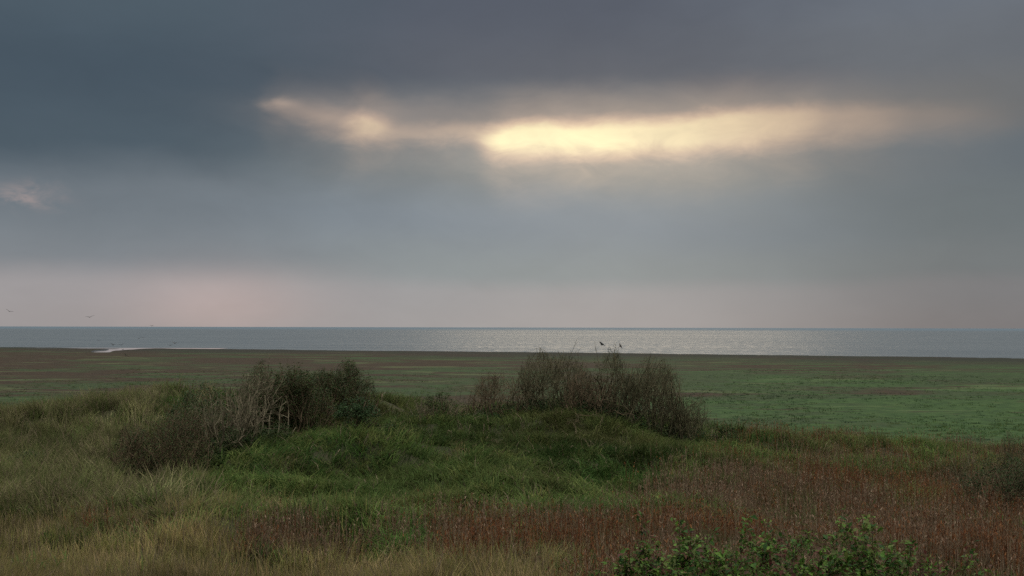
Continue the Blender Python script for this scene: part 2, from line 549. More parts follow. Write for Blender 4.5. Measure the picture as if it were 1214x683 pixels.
def build_shallows():
    """still water lying in the creek and along the shore, lighter than the rippled sea"""
    xs = np.arange(-700, 700, 2.0)
    ysh = shore_y(xs)
    wid = 8 + 10 * fbm(xs, xs * 0, 26, 77, 4) + 9 * np.exp(-((xs + 150) / 40) ** 2)
    wid = np.clip(wid, 0.5, 40)
    V = np.concatenate([np.stack([xs, ysh - 9, np.full_like(xs, SEA_Z + 0.02)], 1), np.stack([xs, ysh + wid, np.full_like(xs, SEA_Z + 0.02)], 1)])
    k = len(xs); i = np.arange(k - 1)
    o = tri_mesh("shallows", V, np.stack([i, i + 1, k + i + 1, k + i], 1), calm_mat("calm_shallow_water", 0.75))
    props(o, "thin band of still shallow water along the shoreline", "shallows", kind="structure")
    V = np.array([(-240, 374, SEA_Z + 0.03), (-124, 374, SEA_Z + 0.03), (-124, 482, SEA_Z + 0.03), (-240, 482, SEA_Z + 0.03)])
    o = tri_mesh("creek_water", V, np.array([[0, 1, 2, 3]]), calm_mat("calm_creek_water", 0.0))
    props(o, "still bright water in the tidal creek", "creek", kind="structure")


build_ground()
build_sea()
build_shallows()


# ------------------------------------------------------------------ grass
def unit(a):
    return a / np.maximum(np.linalg.norm(a, axis=1, keepdims=True), 1e-9)


def blades(base, ang, L, W, th1, th2, col, tip=None, wang=None):
    """curved tapering blades, 5 vertices each; ang = heading, th1/th2 = tilt from vertical of lower/upper half"""
    N = len(base)
    d = np.stack([np.cos(ang), np.sin(ang), np.zeros(N)], 1)
    up = np.array([0, 0, 1.0])
    p1 = base + (L * 0.5)[:, None] * (np.sin(th1)[:, None] * d + np.cos(th1)[:, None] * up)
    p2 = p1 + (L * 0.5)[:, None] * (np.sin(th2)[:, None] * d + np.cos(th2)[:, None] * up)
    if wang is None:
        wang = rng.uniform(0, 2 * math.pi, N)
    w = np.stack([np.cos(wang), np.sin(wang), np.zeros(N)], 1) * (W * 0.5)[:, None]
    V = np.stack([base - w, base + w, p1 - w * 0.8, p1 + w * 0.8, p2], 1).reshape(-1, 3)
    o = (np.arange(N) * 5)[:, None]
    T = np.concatenate([o + [0, 1, 3], o + [0, 3, 2], o + [2, 3, 4]], 0)
    if tip is None: tip = col
    C = np.stack([col, col, 0.5 * (col + tip), 0.5 * (col + tip), tip], 1).reshape(-1, 3)
    return V, T, C


def join(parts):
    Vs, Ts, Cs = [], [], []; k = 0
    for V, T, C in parts:
        Vs.append(V); Ts.append(T + k); Cs.append(C); k += len(V)
    return np.concatenate(Vs), np.concatenate(Ts), np.concatenate(Cs)


def pick(pal, N):
    pal = np.array(pal); i = rng.randint(0, len(pal), N); j = rng.randint(0, len(pal), N); t = rng.rand(N, 1)
    return pal[i] * t + pal[j] * (1 - t)


PAL = {
    'lush': [(0.0470, 0.0996, 0.0230), (0.0791, 0.1227, 0.0314), (0.0320, 0.0711, 0.0178), (0.1110, 0.1289, 0.0376)],
    'marram': [(0.1397, 0.1415, 0.0551), (0.0862, 0.1070, 0.0346), (0.1929, 0.1800, 0.0865), (0.0559, 0.0823, 0.0236)],
    'tan': [(0.2145, 0.1675, 0.0700), (0.1452, 0.1463, 0.0460), (0.2750, 0.2120, 0.1080), (0.1122, 0.1251, 0.0360)],
    'brown': [(0.120, 0.066, 0.030), (0.160, 0.092, 0.044), (0.070, 0.080, 0.026), (0.095, 0.100, 0.034)],
}


def zone_weights(x, y, z):
    px, py = project(x, y, z + 0.25)
    n1 = fbm(x, y, 4.5, 21, 3); n2 = fbm(x, y, 2.0, 22, 3); n3 = fbm(x, y, 1.3, 23, 2)
    jy = py + 9 * n1 + 6 * n2
    jx = px + 45 * n1 + 20 * n2
    band = sst(jx, 265, 330) * sst(jy, 612, 624) * (1 - sst(jy, 656, 670))
    rightr = sst(jx + (jy - 560) * 0.9, 760, 900) * (0.35 * sst(jy, 508, 530) + 0.65 * sst(jy, 535, 578))
    rightr = np.maximum(rightr, 0.42 * sst(jx, 800, 900) * sst(jy, 500, 520))
    patch = np.exp(-((px - 138) / 34) ** 2 - ((py - 628) / 7) ** 2) * 1.4
    red = np.clip(np.maximum(np.maximum(band, rightr), patch), 0, 1) * np.clip(0.78 + 0.6 * n3 + 0.35 * n2, 0, 1)
    tan = np.clip(sst(jy, 648, 664) * (1 - sst(jx, 700, 800)) + sst(jy, 588, 622) * (1 - sst(jx, 330, 470)), 0, 1)
    tan = tan * (1 - 0.95 * np.clip(red * 1.3, 0, 1))
    mar = (1 - sst(jx, 120, 300)) * (1 - sst(jy, 590, 625))
    lush = np.clip(1 - np.maximum.reduce([red, tan, mar]), 0, 1)
    return px, py, lush, mar, tan, red


def scatter(n, y0, y1, power=1.0):
    """random ground points in the seen wedge, denser near by"""
    t = rng.rand(n) ** power
    y = y0 + (y1 - y0) * t
    u = rng.uniform(-0.60, 0.60, n)
    return u * y, y


def build_grass():
    acc = {'lush': [], 'marram': [], 'tan': [], 'brown': []}
    n = 12500
    x, y = scatter(n, 16.5, 60, 1.05)
    z = height(x, y)
    px, py, lush, mar, tan, red = zone_weights(x, y, z)
    W = np.stack([lush, mar, tan, red * 0.75], 1) + 0.012
    W[:, 1] = np.where(W[:, 1] < 0.2, 0, W[:, 1])
    W /= W.sum(1, keepdims=True)
    k = (W.cumsum(1) < rng.rand(n, 1)).sum(1)
    names = ['lush', 'marram', 'tan', 'brown']
    for zi, nm in enumerate(names):
        s = np.where(k == zi)[0]
        if len(s) == 0: continue
        nb = {'lush': 50, 'marram': 46, 'tan': 52, 'brown': 40}[nm]
        N = len(s) * nb
        c = np.repeat(s, nb)
        ts = np.clip(rng.lognormal(0, 0.32, len(s)), 0.55, 1.55)          # tuft size
        tr = np.repeat(ts, nb)
        r = np.sqrt(rng.rand(N)) * {'lush': 0.36, 'marram': 0.30, 'tan': 0.42, 'brown': 0.42}[nm] * tr
        a = rng.uniform(0, 2 * math.pi, N)
        bx = x[c] + r * np.cos(a); by = y[c] + r * np.sin(a)
        base = np.stack([bx, by, height(bx, by) - 0.03], 1)
        # wind-combed heading: mostly sideways and down the slope, turning slowly over the dune
        comb = -0.9 + 1.9 * fbm(x[s], y[s], 7.0, 31, 2) + rng.normal(0, 0.35, len(s)) + np.where(rng.rand(len(s)) < 0.35, math.pi, 0)
        head = np.where(rng.rand(N) < 0.35, a, np.repeat(comb, nb)) + rng.normal(0, 0.38, N)
        tl = tr ** 0.7
        tt = np.repeat(rng.uniform(-0.1, 0.2, len(s)), nb)
        if nm == 'lush':
            L = rng.uniform(0.35, 0.75, N) * tl; th1 = np.clip(rng.uniform(0.2, 0.75, N) + tt, 0, 1.2); th2 = th1 + rng.uniform(0.4, 1.2, N); Wd = rng.uniform(0.018, 0.042, N)
        elif nm == 'marram':
            L = rng.uniform(0.55, 1.10, N) * tl; th1 = np.clip(rng.uniform(0.05, 0.50, N) + tt, 0, 1.2); th2 = th1 + rng.uniform(0.25, 0.95, N); Wd = rng.uniform(0.016, 0.034, N)
        elif nm == 'tan':
            L = rng.uniform(0.30, 0.68, N) * tl; th1 = rng.uniform(0.0, 0.4, N); th2 = th1 + rng.uniform(0.0, 0.7, N); Wd = rng.uniform(0.010, 0.024, N)
        else:
            L = rng.uniform(0.25, 0.55, N) * tl; th1 = rng.uniform(0.0, 0.45, N); th2 = th1 + rng.uniform(0.0, 0.7, N); Wd = rng.uniform(0.010, 0.018, N)
        pf = np.clip(0.5 + 0.55 * fbm(x[s], y[s], 4.0, 41, 2) + 0.75 * fbm(x[s], y[s] * 0.7, 1.3, 42, 2), -0.1, 1.15)[:, None]
        tuft = pick(PAL[nm], len(s)) * rng.uniform(0.75, 1.25, (len(s), 1)) * (0.45 + 1.10 * pf)
        colr = np.repeat(tuft, nb, 0) * rng.uniform(0.75, 1.25, (N, 1)) * 0.8 + 0.2 * pick(PAL[nm], N)
        if nm == 'lush':
            ol = np.repeat(np.clip(0.25 + 1.1 * fbm(x[s], y[s], 5.0, 43, 2), 0, 1), nb)[:, None]
            colr = colr * (1 - 0.55 * ol) + 0.55 * ol * np.array([0.128, 0.126, 0.046])
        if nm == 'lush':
            # shade on the upper slope below the thickets, painted into the blade colour
            slope_shade = np.exp(-((px[s] - 560) / 230) ** 4) * (1 - sst(py[s] + 25 * fbm(x[s], y[s], 3.0, 45, 2), 525, 580))
            colr = colr * (1 - 0.30 * np.repeat(slope_shade, nb))[:, None]
        dead = rng.rand(N) < {'lush': 0.04, 'marram': 0.20, 'tan': 0.22, 'brown': 0.30}[nm]
        colr[dead] = pick([(0.19, 0.155, 0.095), (0.14, 0.11, 0.07)], int(dead.sum()))
        tip = colr * np.array([1.15, 1.08, 1.1])
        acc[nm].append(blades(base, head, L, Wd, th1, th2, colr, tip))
    info = {'lush': ("dune_grass", "deep green arching grass covering the dune"),
            'marram': ("marram_grass", "pale olive marram grass on the left dune"),
            'tan': ("dry_grass", "straw coloured dry grass in the near hollow"),
            'brown': ("brown_undergrowth", "low brown withered growth among the rusty stalks")}
    for nm in names:
        V, T, C = join(acc[nm])
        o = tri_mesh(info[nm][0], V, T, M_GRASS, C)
        props(o, info[nm][1], "grass", kind="stuff")


def build_stalks():
    """upright rusty weed stalks with narrow seed heads"""
    n = 150000
    x, y = scatter(n, 17, 56, 1.0)
    z = height(x, y)
    px, py, lush, mar, tan, red = zone_weights(x, y, z)
    drift = np.clip(0.66 + 1.5 * fbm(x, y, 3.0, 53, 3), 0.06, 1.25)
    keep = rng.rand(n) < np.minimum(1, red * 1.35 * drift) * (1 - 0.35 * sst(y, 30, 50))
    x, y, z, px, py = x[keep], y[keep], z[keep], px[keep], py[keep]
    N = len(x)
    base = np.stack([x, y, z - 0.03], 1)
    nz = fbm(x, y, 2.4, 51, 3)
    L = rng.uniform(0.38, 1.0, N) * (1 + 0.35 * nz)
    ang = rng.uniform(0, 2 * math.pi, N); th1 = np.abs(rng.normal(0, 0.08, N)); th2 = th1 + rng.normal(0, 0.12, N)
    rust = rng.rand(N) < np.clip(0.62 + 1.0 * fbm(x, y, 4.0, 52, 3) - 0.24 * sst(py, 585, 640) * sst(px, 760, 880), 0.04, 0.95)
    # paler seed heads in the nearer right, rust further in
    col = np.where(rust[:, None], pick([(0.1287, 0.0538, 0.0242), (0.0936, 0.0403, 0.0220), (0.1521, 0.0689, 0.0286)], N),
                   pick([(0.130, 0.085, 0.050), (0.180, 0.122, 0.076), (0.090, 0.060, 0.036)], N))
    P = [blades(base, ang, L, rng.uniform(0.012, 0.021, N), th1, th2, col)]
    d = np.stack([np.cos(ang), np.sin(ang), np.zeros(N)], 1)

    def along(t):
        lo = np.minimum(t, 0.5); hi = np.maximum(t - 0.5, 0)
        return base + (L * lo)[:, None] * (np.sin(th1)[:, None] * d + np.cos(th1)[:, None] * [0, 0, 1.0]) + (L * hi)[:, None] * (np.sin(th2)[:, None] * d + np.cos(th2)[:, None] * [0, 0, 1.0])
    head = np.where(rust[:, None], pick([(0.1482, 0.0571, 0.0220), (0.1092, 0.0420, 0.0220), (0.1950, 0.0882, 0.0352)], N),
                    pick([(0.25, 0.175, 0.118), (0.18, 0.115, 0.074), (0.13, 0.078, 0.046)], N))
    for k in range(6):
        t = rng.uniform(0.55, 0.97, N) if k < 4 else rng.uniform(0.15, 0.6, N)
        b = along(t)
        sz = rng.uniform(0.04, 0.095, N) * (1.0 if k < 4 else 1.3)
        c = head * rng.uniform(0.75, 1.2, (N, 1))
        if k >= 4:
            g = rng.rand(N) < 0.3
            c[g] = pick([(0.055, 0.075, 0.03), (0.075, 0.07, 0.035)], int(g.sum()))
        P.append(blades(b, rng.uniform(0, 6.28, N), sz, rng.uniform(0.013, 0.025, N), rng.uniform(0.2, 0.8, N), rng.uniform(0.4, 1.3, N), c))
    # leafless straw stems standing among them
    m_ = np.where(rng.rand(N) < 0.55)[0]
    b2 = base[m_] + np.stack([rng.normal(0, 0.12, len(m_)), rng.normal(0, 0.12, len(m_)), np.zeros(len(m_))], 1)
    t2 = np.abs(rng.normal(0, 0.10, len(m_)))
    P.append(blades(b2, rng.uniform(0, 6.28, len(m_)), rng.uniform(0.55, 1.15, len(m_)), rng.uniform(0.007, 0.013, len(m_)), t2, t2 + rng.normal(0, 0.15, len(m_)),
                    pick([(0.210, 0.160, 0.095), (0.150, 0.110, 0.065), (0.110, 0.070, 0.042), (0.26, 0.20, 0.13)], len(m_))))
    V, T, C = join(P)
    o = tri_mesh("weed_stalks", V, T, M_STALK, C)
    props(o, "rusty brown upright weed stalks with narrow seed heads", "weeds", kind="stuff")


def build_marsh_grass():
    n = 42000
    y = 70 + (235 - 70) * rng.rand(n) ** 2.2
    x = rng.uniform(-0.58, 0.58, n) * y
    keep = rng.rand(n) < np.clip(0.52 + 0.7 * fbm(x, y, 7.0, 61, 3) + 1.1 * fbm(x, y, 30.0, 64, 2) - 0.5 * sst(y, 110, 220), 0.0, 1)
    x, y = x[keep], y[keep]; n = len(x)
    nb = 9
    c = np.repeat(np.arange(n), nb); N = n * nb
    size = rng.uniform(0.6, 1.5, n)
    r = np.sqrt(rng.rand(N)) * 0.28 * size[c]; a = rng.uniform(0, 6.283, N)
    bx = x[c] + r * np.cos(a); by = y[c] + r * np.sin(a)
    base = np.stack([bx, by, height(bx, by) - 0.03], 1)
    L = rng.uniform(0.10, 0.24, N) * size[c]
    th1 = rng.uniform(0.1, 0.7, N); th2 = th1 + rng.uniform(0.3, 0.9, N)
    fl = fbm(x, y, 30, 62, 3)
    tc = np.where((rng.rand(n) < np.clip(0.34 - 0.7 * fl, 0.08, 0.8))[:, None], pick([(0.016, 0.036, 0.016), (0.022, 0.044, 0.018), (0.034, 0.048, 0.021)], n),
                  pick([(0.042, 0.088, 0.025), (0.062, 0.104, 0.029), (0.084, 0.098, 0.032)], n))
    V, T, C = blades(base, a + rng.normal(0, 0.4, N), L, rng.uniform(0.03, 0.055, N), th1, th2, tc[c] * rng.uniform(0.8, 1.2, (N, 1)))
    o = tri_mesh("marsh_grass", V, T, M_GRASS, C)
    props(o, "short green tussocks dotting the near salt marsh", "grass", kind="stuff")


build_grass()
build_stalks()
build_marsh_grass()


# ------------------------------------------------------------------ shrubs
def tubes(seg, sides=4):
    """seg: list of (p0, p1, r0, r1) -> triangles of tapered prisms"""
    S = np.array([(*a, *b, r0, r1) for a, b, r0, r1 in seg], float)
    a, b, r0, r1 = S[:, :3], S[:, 3:6], S[:, 6], S[:, 7]
    d = unit(b - a)
    ref = np.where(np.abs(d[:, 2:3]) > 0.9, np.array([[1.0, 0, 0]]), np.array([[0, 0, 1.0]]))
    u = unit(np.cross(d, ref)); v = np.cross(d, u)
    ring0, ring1 = [], []
    for k in range(sides):
        t = 2 * math.pi * k / sides
        e = u * math.cos(t) + v * math.sin(t)
        ring0.append(a - d * (r0 * 0.3)[:, None] + e * r0[:, None]); ring1.append(b + e * r1[:, None])
    V = np.stack(ring0 + ring1, 1).reshape(-1, 3)
    o = (np.arange(len(S)) * 2 * sides)[:, None]
    Q = np.concatenate([o + [k, (k + 1) % sides, sides + (k + 1) % sides, sides + k] for k in range(sides)], 0)
    T = np.concatenate([Q[:, [0, 1, 2]], Q[:, [0, 2, 3]]], 0)
    return V, T


def leaves(P, size, col, shape=0.5, droop=0.3, r=None):
    """folded diamond leaves, 2 halves, 4+ vertices each"""
    r = r or rng
    N = len(P)
    az = r.uniform(0, 6.283, N); el = r.normal(0.15 - droop, 0.55, N)
    d = np.stack([np.cos(az) * np.cos(el), np.sin(az) * np.cos(el), np.sin(el)], 1)
    s = unit(np.cross(d, np.array([[0, 0, 1.0]]) + r.normal(0, 0.35, (N, 3))))
    nrm = np.cross(s, d)
    L = size[:, None]
    w = s * L * shape * 0.5
    p = P
    q1 = P + d * L * 0.45 + w + nrm * L * 0.10
    q2 = P + d * L * 0.45 - w + nrm * L * 0.10
    m = P + d * L * 0.5
    t = P + d * L - nrm * L * 0.08
    V = np.stack([p, q1, m, q2, t], 1).reshape(-1, 3)
    o = (np.arange(N) * 5)[:, None]
    T = np.concatenate([o + [0, 2, 1], o + [0, 3, 2], o + [1, 2, 4], o + [2, 3, 4]], 0)
    return V, T, np.repeat(col, 5, 0)


def grow_shrub(r, w, h, stems, maxd=3, jit=0.22, trop=0.10, bp=0.55, r0=0.03, spread=0.55, step=0.17, asym=0.0, minr=0.0045):
    """skeleton in local coordinates; half width w, height h. Returns thick and thin segments and twig points"""
    thick, thin, tips = [], [], []
    stack = []
    for i in range(stems):
        a = r.uniform(0, 6.283); rad = math.sqrt(r.rand()) * w * 0.55
        p = np.array([rad * math.cos(a), rad * math.sin(a) * 0.7, -0.12])
        lean = spread * (rad / (w * 0.55)) * r.uniform(0.5, 1.2)
        d = np.array([math.cos(a) * lean + asym, math.sin(a) * lean, 1.0]); d /= np.linalg.norm(d)
        edge = 1 - 0.5 * (rad / (w * 0.55)) ** 2
        stack.append((p, d, h * edge * r.uniform(0.72, 1.05), r0 * r.uniform(0.6, 1.15), 0))
    while stack:
        p, d, L, rad, dep = stack.pop()
        ns = max(2, int(L / step + 0.5)); st = L / ns
        ra = rad
        for k in range(ns):
            d = d + r.normal(0, jit, 3) + np.array([0, 0, trop])
            d /= np.linalg.norm(d)
            q_ = p + d * st
            rb = max(minr, rad * (1 - 0.75 * (k + 1) / ns))
            (thick if dep == 0 else thin).append((p, q_, ra, rb))
            if dep >= 1 or k > ns * 0.5:
                tips.append(q_)
            if dep < maxd and (k + 1) / ns > (0.22 if dep == 0 else 0.05) and r.rand() < bp:
                for _ in range(2 if r.rand() < 0.35 else 1):
                    side = np.cross(d, r.normal(0, 1, 3)); side /= np.linalg.norm(side) + 1e-9
                    ang = r.uniform(0.35, 0.95)
                    cd = d * math.cos(ang) + side * math.sin(ang)
                    cl = max(0.15, L * (1 - (k + 0.5) / ns) * r.uniform(0.5, 0.95) + r.uniform(0.05, 0.2))
                    if dep >= 1: cl = min(cl, r.uniform(0.25, 0.7))
                    stack.append((q_, cd, cl, max(minr, rb * r.uniform(0.5, 0.75)), dep + 1))
            p, ra = q_, rb
    return thick, thin, np.array(tips)


GREY = [(0.1435, 0.1200, 0.0745), (0.1025, 0.0848, 0.0532), (0.1845, 0.1536, 0.0973)]
BROWN = [(0.1086, 0.0765, 0.0441), (0.0791, 0.0578, 0.0334), (0.1398, 0.0986, 0.0608)]
OLIVE = [(0.0986, 0.0860, 0.0464), (0.0722, 0.0654, 0.0352), (0.1320, 0.1118, 0.0640)]
DARKLEAF = [(0.0221, 0.0396, 0.0112), (0.0350, 0.0558, 0.0160), (0.0478, 0.0630, 0.0208)]
EDGELEAF = [(0.018, 0.036, 0.010), (0.027, 0.050, 0.014), (0.038, 0.056, 0.018)]
GREENLEAF = [(0.030, 0.060, 0.020), (0.045, 0.080, 0.028), (0.024, 0.046, 0.018)]
DULLLEAF = [(0.0576, 0.0640, 0.0302), (0.0432, 0.0560, 0.0230), (0.0720, 0.0688, 0.0360)]


def shrub(name, label, seed, px, Y, wpx, hpx, stems, bark, nleaf=0, leaf=DARKLEAF, lsize=0.06, low=0, lowleaf=GREENLEAF, extra=None, cat="shrub", group=None, **kw):
    r = np.random.RandomState(seed)
    sc = F / Y
    w, h = wpx / 2 / sc, hpx / sc
    g = at(px, Y)
    root = empty(name, g)
    props(root, label, cat, group)
    th, tn, tips = grow_shrub(r, w, h, stems, **kw)
    kz = 1.0 * h / np.percentile(tips[:, 2], 90)
    kx = min(1.9, max(0.6, 1.0 * w / np.percentile(np.abs(tips[:, 0]), 88)))
    S = np.array([kx, kx, kz])
    nrm_ = np.array([w * 1.02, max(w, 0.8) * 1.02, h * 1.0]); lump = r.uniform(0, 50)

    def inside(p_):
        q2 = p_ * S / nrm_
        lim = 1.0 + 0.16 * math.sin(q2[0] * 5 + lump) + 0.10 * math.sin(q2[0] * 11 + q2[1] * 4 + lump * 3)
        return p_[2] < 0.3 or (abs(q2[0]) ** 2.2 + abs(q2[1]) ** 2.2 + max(q2[2], 0) ** 2.2) < lim * r.uniform(0.82, 1.12)
    alive = {tuple(t_[0]) for t_ in th if t_[0][2] < -0.1}
    feet = [np.array(t_) for t_ in alive]

    def prune(lst):
        out = []
        for t_ in lst:
            if tuple(t_[0]) in alive and inside(t_[1]):
                alive.add(tuple(t_[1])); out.append(t_)
        return out
    th = prune(th); tn = prune(tn)
    tips = np.array([t_ for t_ in tips if tuple(t_) in alive])
    # root stock under the soil joining the stems
    th += [(np.array([0, 0, -0.3]), f_, 0.03, 0.03) for f_ in feet]
    th = [(a * S, b * S, q0, q1) for a, b, q0, q1 in th]; tn = [(a * S, b * S, q0, q1) for a, b, q0, q1 in tn]; tips = tips * S
    if extra:
        for (dx, dz, lean, L) in extra:      # single long shoots standing clear of the crown: start offset in px, length in px
            p = np.array([dx / sc, 0.0, dz / sc]); d = np.array([lean, 0.0, 1.0]); d /= np.linalg.norm(d)
            if len(tips):                     # spring from the nearest branch end
                near = tips[np.argmin(((tips - p) ** 2 * np.array([1, 0.5, 1])).sum(1))]
                tn.append((near, p, 0.016, 0.016))
            n_ = max(3, int(L / sc / 0.2)); st = L / sc / n_; ra = 0.016
            for k in range(n_):
                d = d + r.normal(0, 0.10, 3); d /= np.linalg.norm(d)
                q_ = p + d * st; rb = max(0.006, ra * 0.86)
                tn.append((p, q_, ra, rb))
                if r.rand() < 0.75:
                    p2, d2 = q_, d + r.normal(0, 0.55, 3)
                    for _ in range(r.randint(2, 4)):
                        d2 = d2 / np.linalg.norm(d2); q2 = p2 + d2 * r.uniform(0.08, 0.16)
                        tn.append((p2, q2, 0.007, 0.005)); p2 = q2; d2 = d2 + r.normal(0, 0.3, 3)
                p, ra = q_, rb
    pal = np.array(bark)
    V1, T1 = tubes(th, 5); V2, T2 = tubes(tn, 3)
    c1 = np.repeat(pal[r.randint(0, len(pal), len(th))] * r.uniform(0.85, 1.15, (len(th), 1)), 10, 0)
    c2 = np.repeat(pal[r.randint(0, len(pal), len(tn))] * r.uniform(0.85, 1.15, (len(tn), 1)), 6, 0)
    V, T, cc = join([(V1, T1, c1), (V2, T2, c2)])
    tri_mesh("branches", V, T, M_BARK, cc, root)
    if nleaf:
        i = r.randint(0, len(tips), nleaf)
        P = tips[i] + r.normal(0, 0.05, (nleaf, 3))
        lp = np.array(leaf)
        col = lp[r.randint(0, len(lp), nleaf)] * r.uniform(0.75, 1.3, (nleaf, 1))
        V, T, C = leaves(P, r.uniform(0.6, 1.3, nleaf) * lsize, col, 0.55, 0.2, r)
        tri_mesh("foliage", V, T, M_LEAF, C, root)
    if low:
        # leafy growth round the foot
        a = r.uniform(0, 6.283, low); q_ = np.sqrt(r.rand(low)); hh = h * 0.34
        P = np.stack([np.cos(a) * q_ * w * 0.95, np.sin(a) * q_ * w * 0.7, np.zeros(low)], 1)
        gx_, gy_ = P[:, 0] + g.x, P[:, 1] + g.y
        P[:, 2] = height(gx_, gy_) - g.z + r.rand(low) * hh * np.sqrt(np.clip(1 - q_ ** 2, 0.05, 1)) * (1 + 0.5 * fbm(gx_, gy_, 0.8, 71, 2))
        lp = np.array(lowleaf)
        col = lp[r.randint(0, len(lp), low)] * r.uniform(0.75, 1.3, (low, 1))
        V, T, C = leaves(P, r.uniform(0.6, 1.3, low) * 0.09, col, 0.5, 0.1, r)
        tri_mesh("lower_leaves", V, T, M_LEAF, C, root)
    return root


GR = "bare shrubs on the right rise of the dune"
GL = "thicket of shrubs on the left side of the dune"
GM = "low scrub in the saddle between the thickets"
# right thicket
shrub("bare_shrub", "low rounded grey-brown twiggy shrub at the left end of the right thicket", 101, 602, 49.0, 100, 56, 46, BROWN, 2200, DULLLEAF, 0.05, 2200, group=GR, maxd=3)
shrub("bare_shrub", "broad leafless shrub with fine upright twigs left of the tall pale-stemmed one", 102, 655, 48.5, 104, 78, 60, OLIVE, 3000, DULLLEAF, 0.05, 2800, group=GR, extra=[(18, 50, 0.05, 34), (26, 45, 0.2, 30), (8, 45, -0.1, 22)])
shrub("bare_shrub", "tall open shrub with a clear pale trunk under the two perched birds", 103, 728, 47.0, 92, 84, 16, OLIVE, 3600, DULLLEAF, 0.05, 3000, group=GR, r0=0.055, bp=0.5, trop=0.07, extra=[(-17, 58, 0.02, 33), (4, 60, 0.06, 29)])
shrub("bare_shrub", "short purple-brown twig mass in front of the pale trunk", 104, 698, 46.6, 76, 58, 40, BROWN, 2200, DULLLEAF, 0.05, 2400, group=GR)
shrub("bare_shrub", "largest dense rounded shrub just right of the pale trunk", 105, 770, 47.2, 110, 94, 60, OLIVE, 3600, DULLLEAF, 0.05, 3000, group=GR, r0=0.036)
shrub("bare_shrub", "rounded grey-green shrub closing the right end of the right thicket", 106, 808, 47.2, 88, 64, 40, OLIVE, 2600, DULLLEAF, 0.05, 2600, group=GR)
shrub("sapling", "small dark leafy sapling standing alone right of the right thicket", 107, 858, 46.0, 34, 32, 6, BROWN, 900, DARKLEAF, 0.08, 150, cat="sapling", r0=0.02)
# saddle
shrub("scrub_bush", "small pale forked bare bush at the left of the saddle", 111, 497, 46.0, 44, 42, 11, GREY, 0, low=500, lowleaf=DARKLEAF, group=GM, r0=0.025, bp=0.45, maxd=2)
shrub("scrub_bush", "dark leafy low bush in the middle of the saddle", 112, 522, 47.0, 80, 38, 22, BROWN, 2600, DARKLEAF, 0.07, 700, lowleaf=DARKLEAF, group=GM)
shrub("scrub_bush", "pale bare bush with two leaning stems right of the dark leafy low bush", 113, 549, 46.2, 46, 40, 10, GREY, 0, low=400, lowleaf=DARKLEAF, group=GM, r0=0.025, bp=0.45, maxd=2)
shrub("scrub_bush", "thin brown twiggy bush at the left foot of the right thicket", 114, 577, 47.0, 56, 48, 16, BROWN, 600, DULLLEAF, 0.05, low=900, group=GM, r0=0.022, bp=0.5)
# left thicket
shrub("leafy_shrub", "dense dark leafy shrub with reddish twig tips at the right end of the left thicket", 121, 400, 47.5, 108, 68, 48, BROWN, 12000, DARKLEAF, 0.075, 1200, lowleaf=DARKLEAF, group=GL)
shrub("leafy_shrub", "dark leafy shrub between the pale bare stems and the densest shrub", 122, 350, 44.0, 100, 82, 42, BROWN, 9000, DARKLEAF, 0.075, 2500, lowleaf=DARKLEAF, group=GL)
shrub("bare_shrub", "tall pale grey bare shrub with long shoots rising above the left thicket", 123, 306, 39.5, 96, 98, 20, GREY, 700, DARKLEAF, 0.06, low=4500, lowleaf=DARKLEAF, group=GL, r0=0.042, bp=0.5, extra=[(4, 62, 0.3, 46), (16, 60, 0.55, 44), (-4, 60, 0.05, 38)])
shrub("bare_shrub", "pale grey bare shrub with twisted stems in the middle of the left thicket", 124, 268, 37.6, 92, 96, 22, GREY, 700, DARKLEAF, 0.06, low=4500, lowleaf=DARKLEAF, group=GL, r0=0.04, bp=0.5)
shrub("leafy_shrub", "green leafy shrub half hidden behind the twisted pale stems", 125, 258, 43.0, 120, 74, 34, BROWN, 5500, GREENLEAF, 0.075, 0, group=GL)
shrub("bare_shrub", "broad brown twiggy shrub left of the twisted pale stems", 126, 208, 36.0, 116, 84, 48, BROWN, 5000, DARKLEAF, 0.06, 4500, lowleaf=DARKLEAF, group=GL)
shrub("bare_shrub", "narrow brown twiggy shrub at the left end of the left thicket", 127, 158, 35.0, 74, 74, 28, BROWN, 1600, DARKLEAF, 0.06, 2200, lowleaf=DARKLEAF, group=GL)
shrub("leafy_shrub", "dark shrub filling the gap at the foot of the long bare shoots", 134, 322, 44.0, 100, 84, 34, BROWN, 6500, DARKLEAF, 0.07, 2500, lowleaf=DARKLEAF, group=GL)
shrub("leafy_shrub", "low dark shrub behind the twisted pale stems, left of the green leafy one", 135, 236, 41.0, 100, 66, 30, BROWN, 5500, DARKLEAF, 0.065, 2500, lowleaf=DARKLEAF, group=GL)
shrub("leafy_shrub", "low dark leafy bush on the green slope below the densest shrub", 128, 424, 40.0, 60, 50, 12, BROWN, 2600, GREENLEAF, 0.08, 900, lowleaf=DARKLEAF)
shrub("leafy_shrub", "low dark bush sunk in pale grass at the far left edge", 129, 32, 38.0, 62, 26, 12, BROWN, 1800, GREENLEAF, 0.08, 700, lowleaf=DARKLEAF)
# right edge
shrub("bare_shrub", "sprawling bare brown shrub behind the dark bush at the right edge", 131, 1152, 38.0, 110, 62, 26, OLIVE, 300, DULLLEAF, 0.05, 700, r0=0.022, spread=1.3, trop=0.0, jit=0.28)
shrub("leafy_shrub", "dark dense leafy bush cut by the right edge of the picture", 132, 1198, 32.0, 140, 78, 40, BROWN, 6500, EDGELEAF, 0.06, 2600, lowleaf=EDGELEAF)
shrub("bare_shrub", "pale wiry twig clump at the top of the dark bush on the right edge", 133, 1210, 36.0, 60, 84, 14, OLIVE, 200, DULLLEAF, 0.05, 300, r0=0.02)


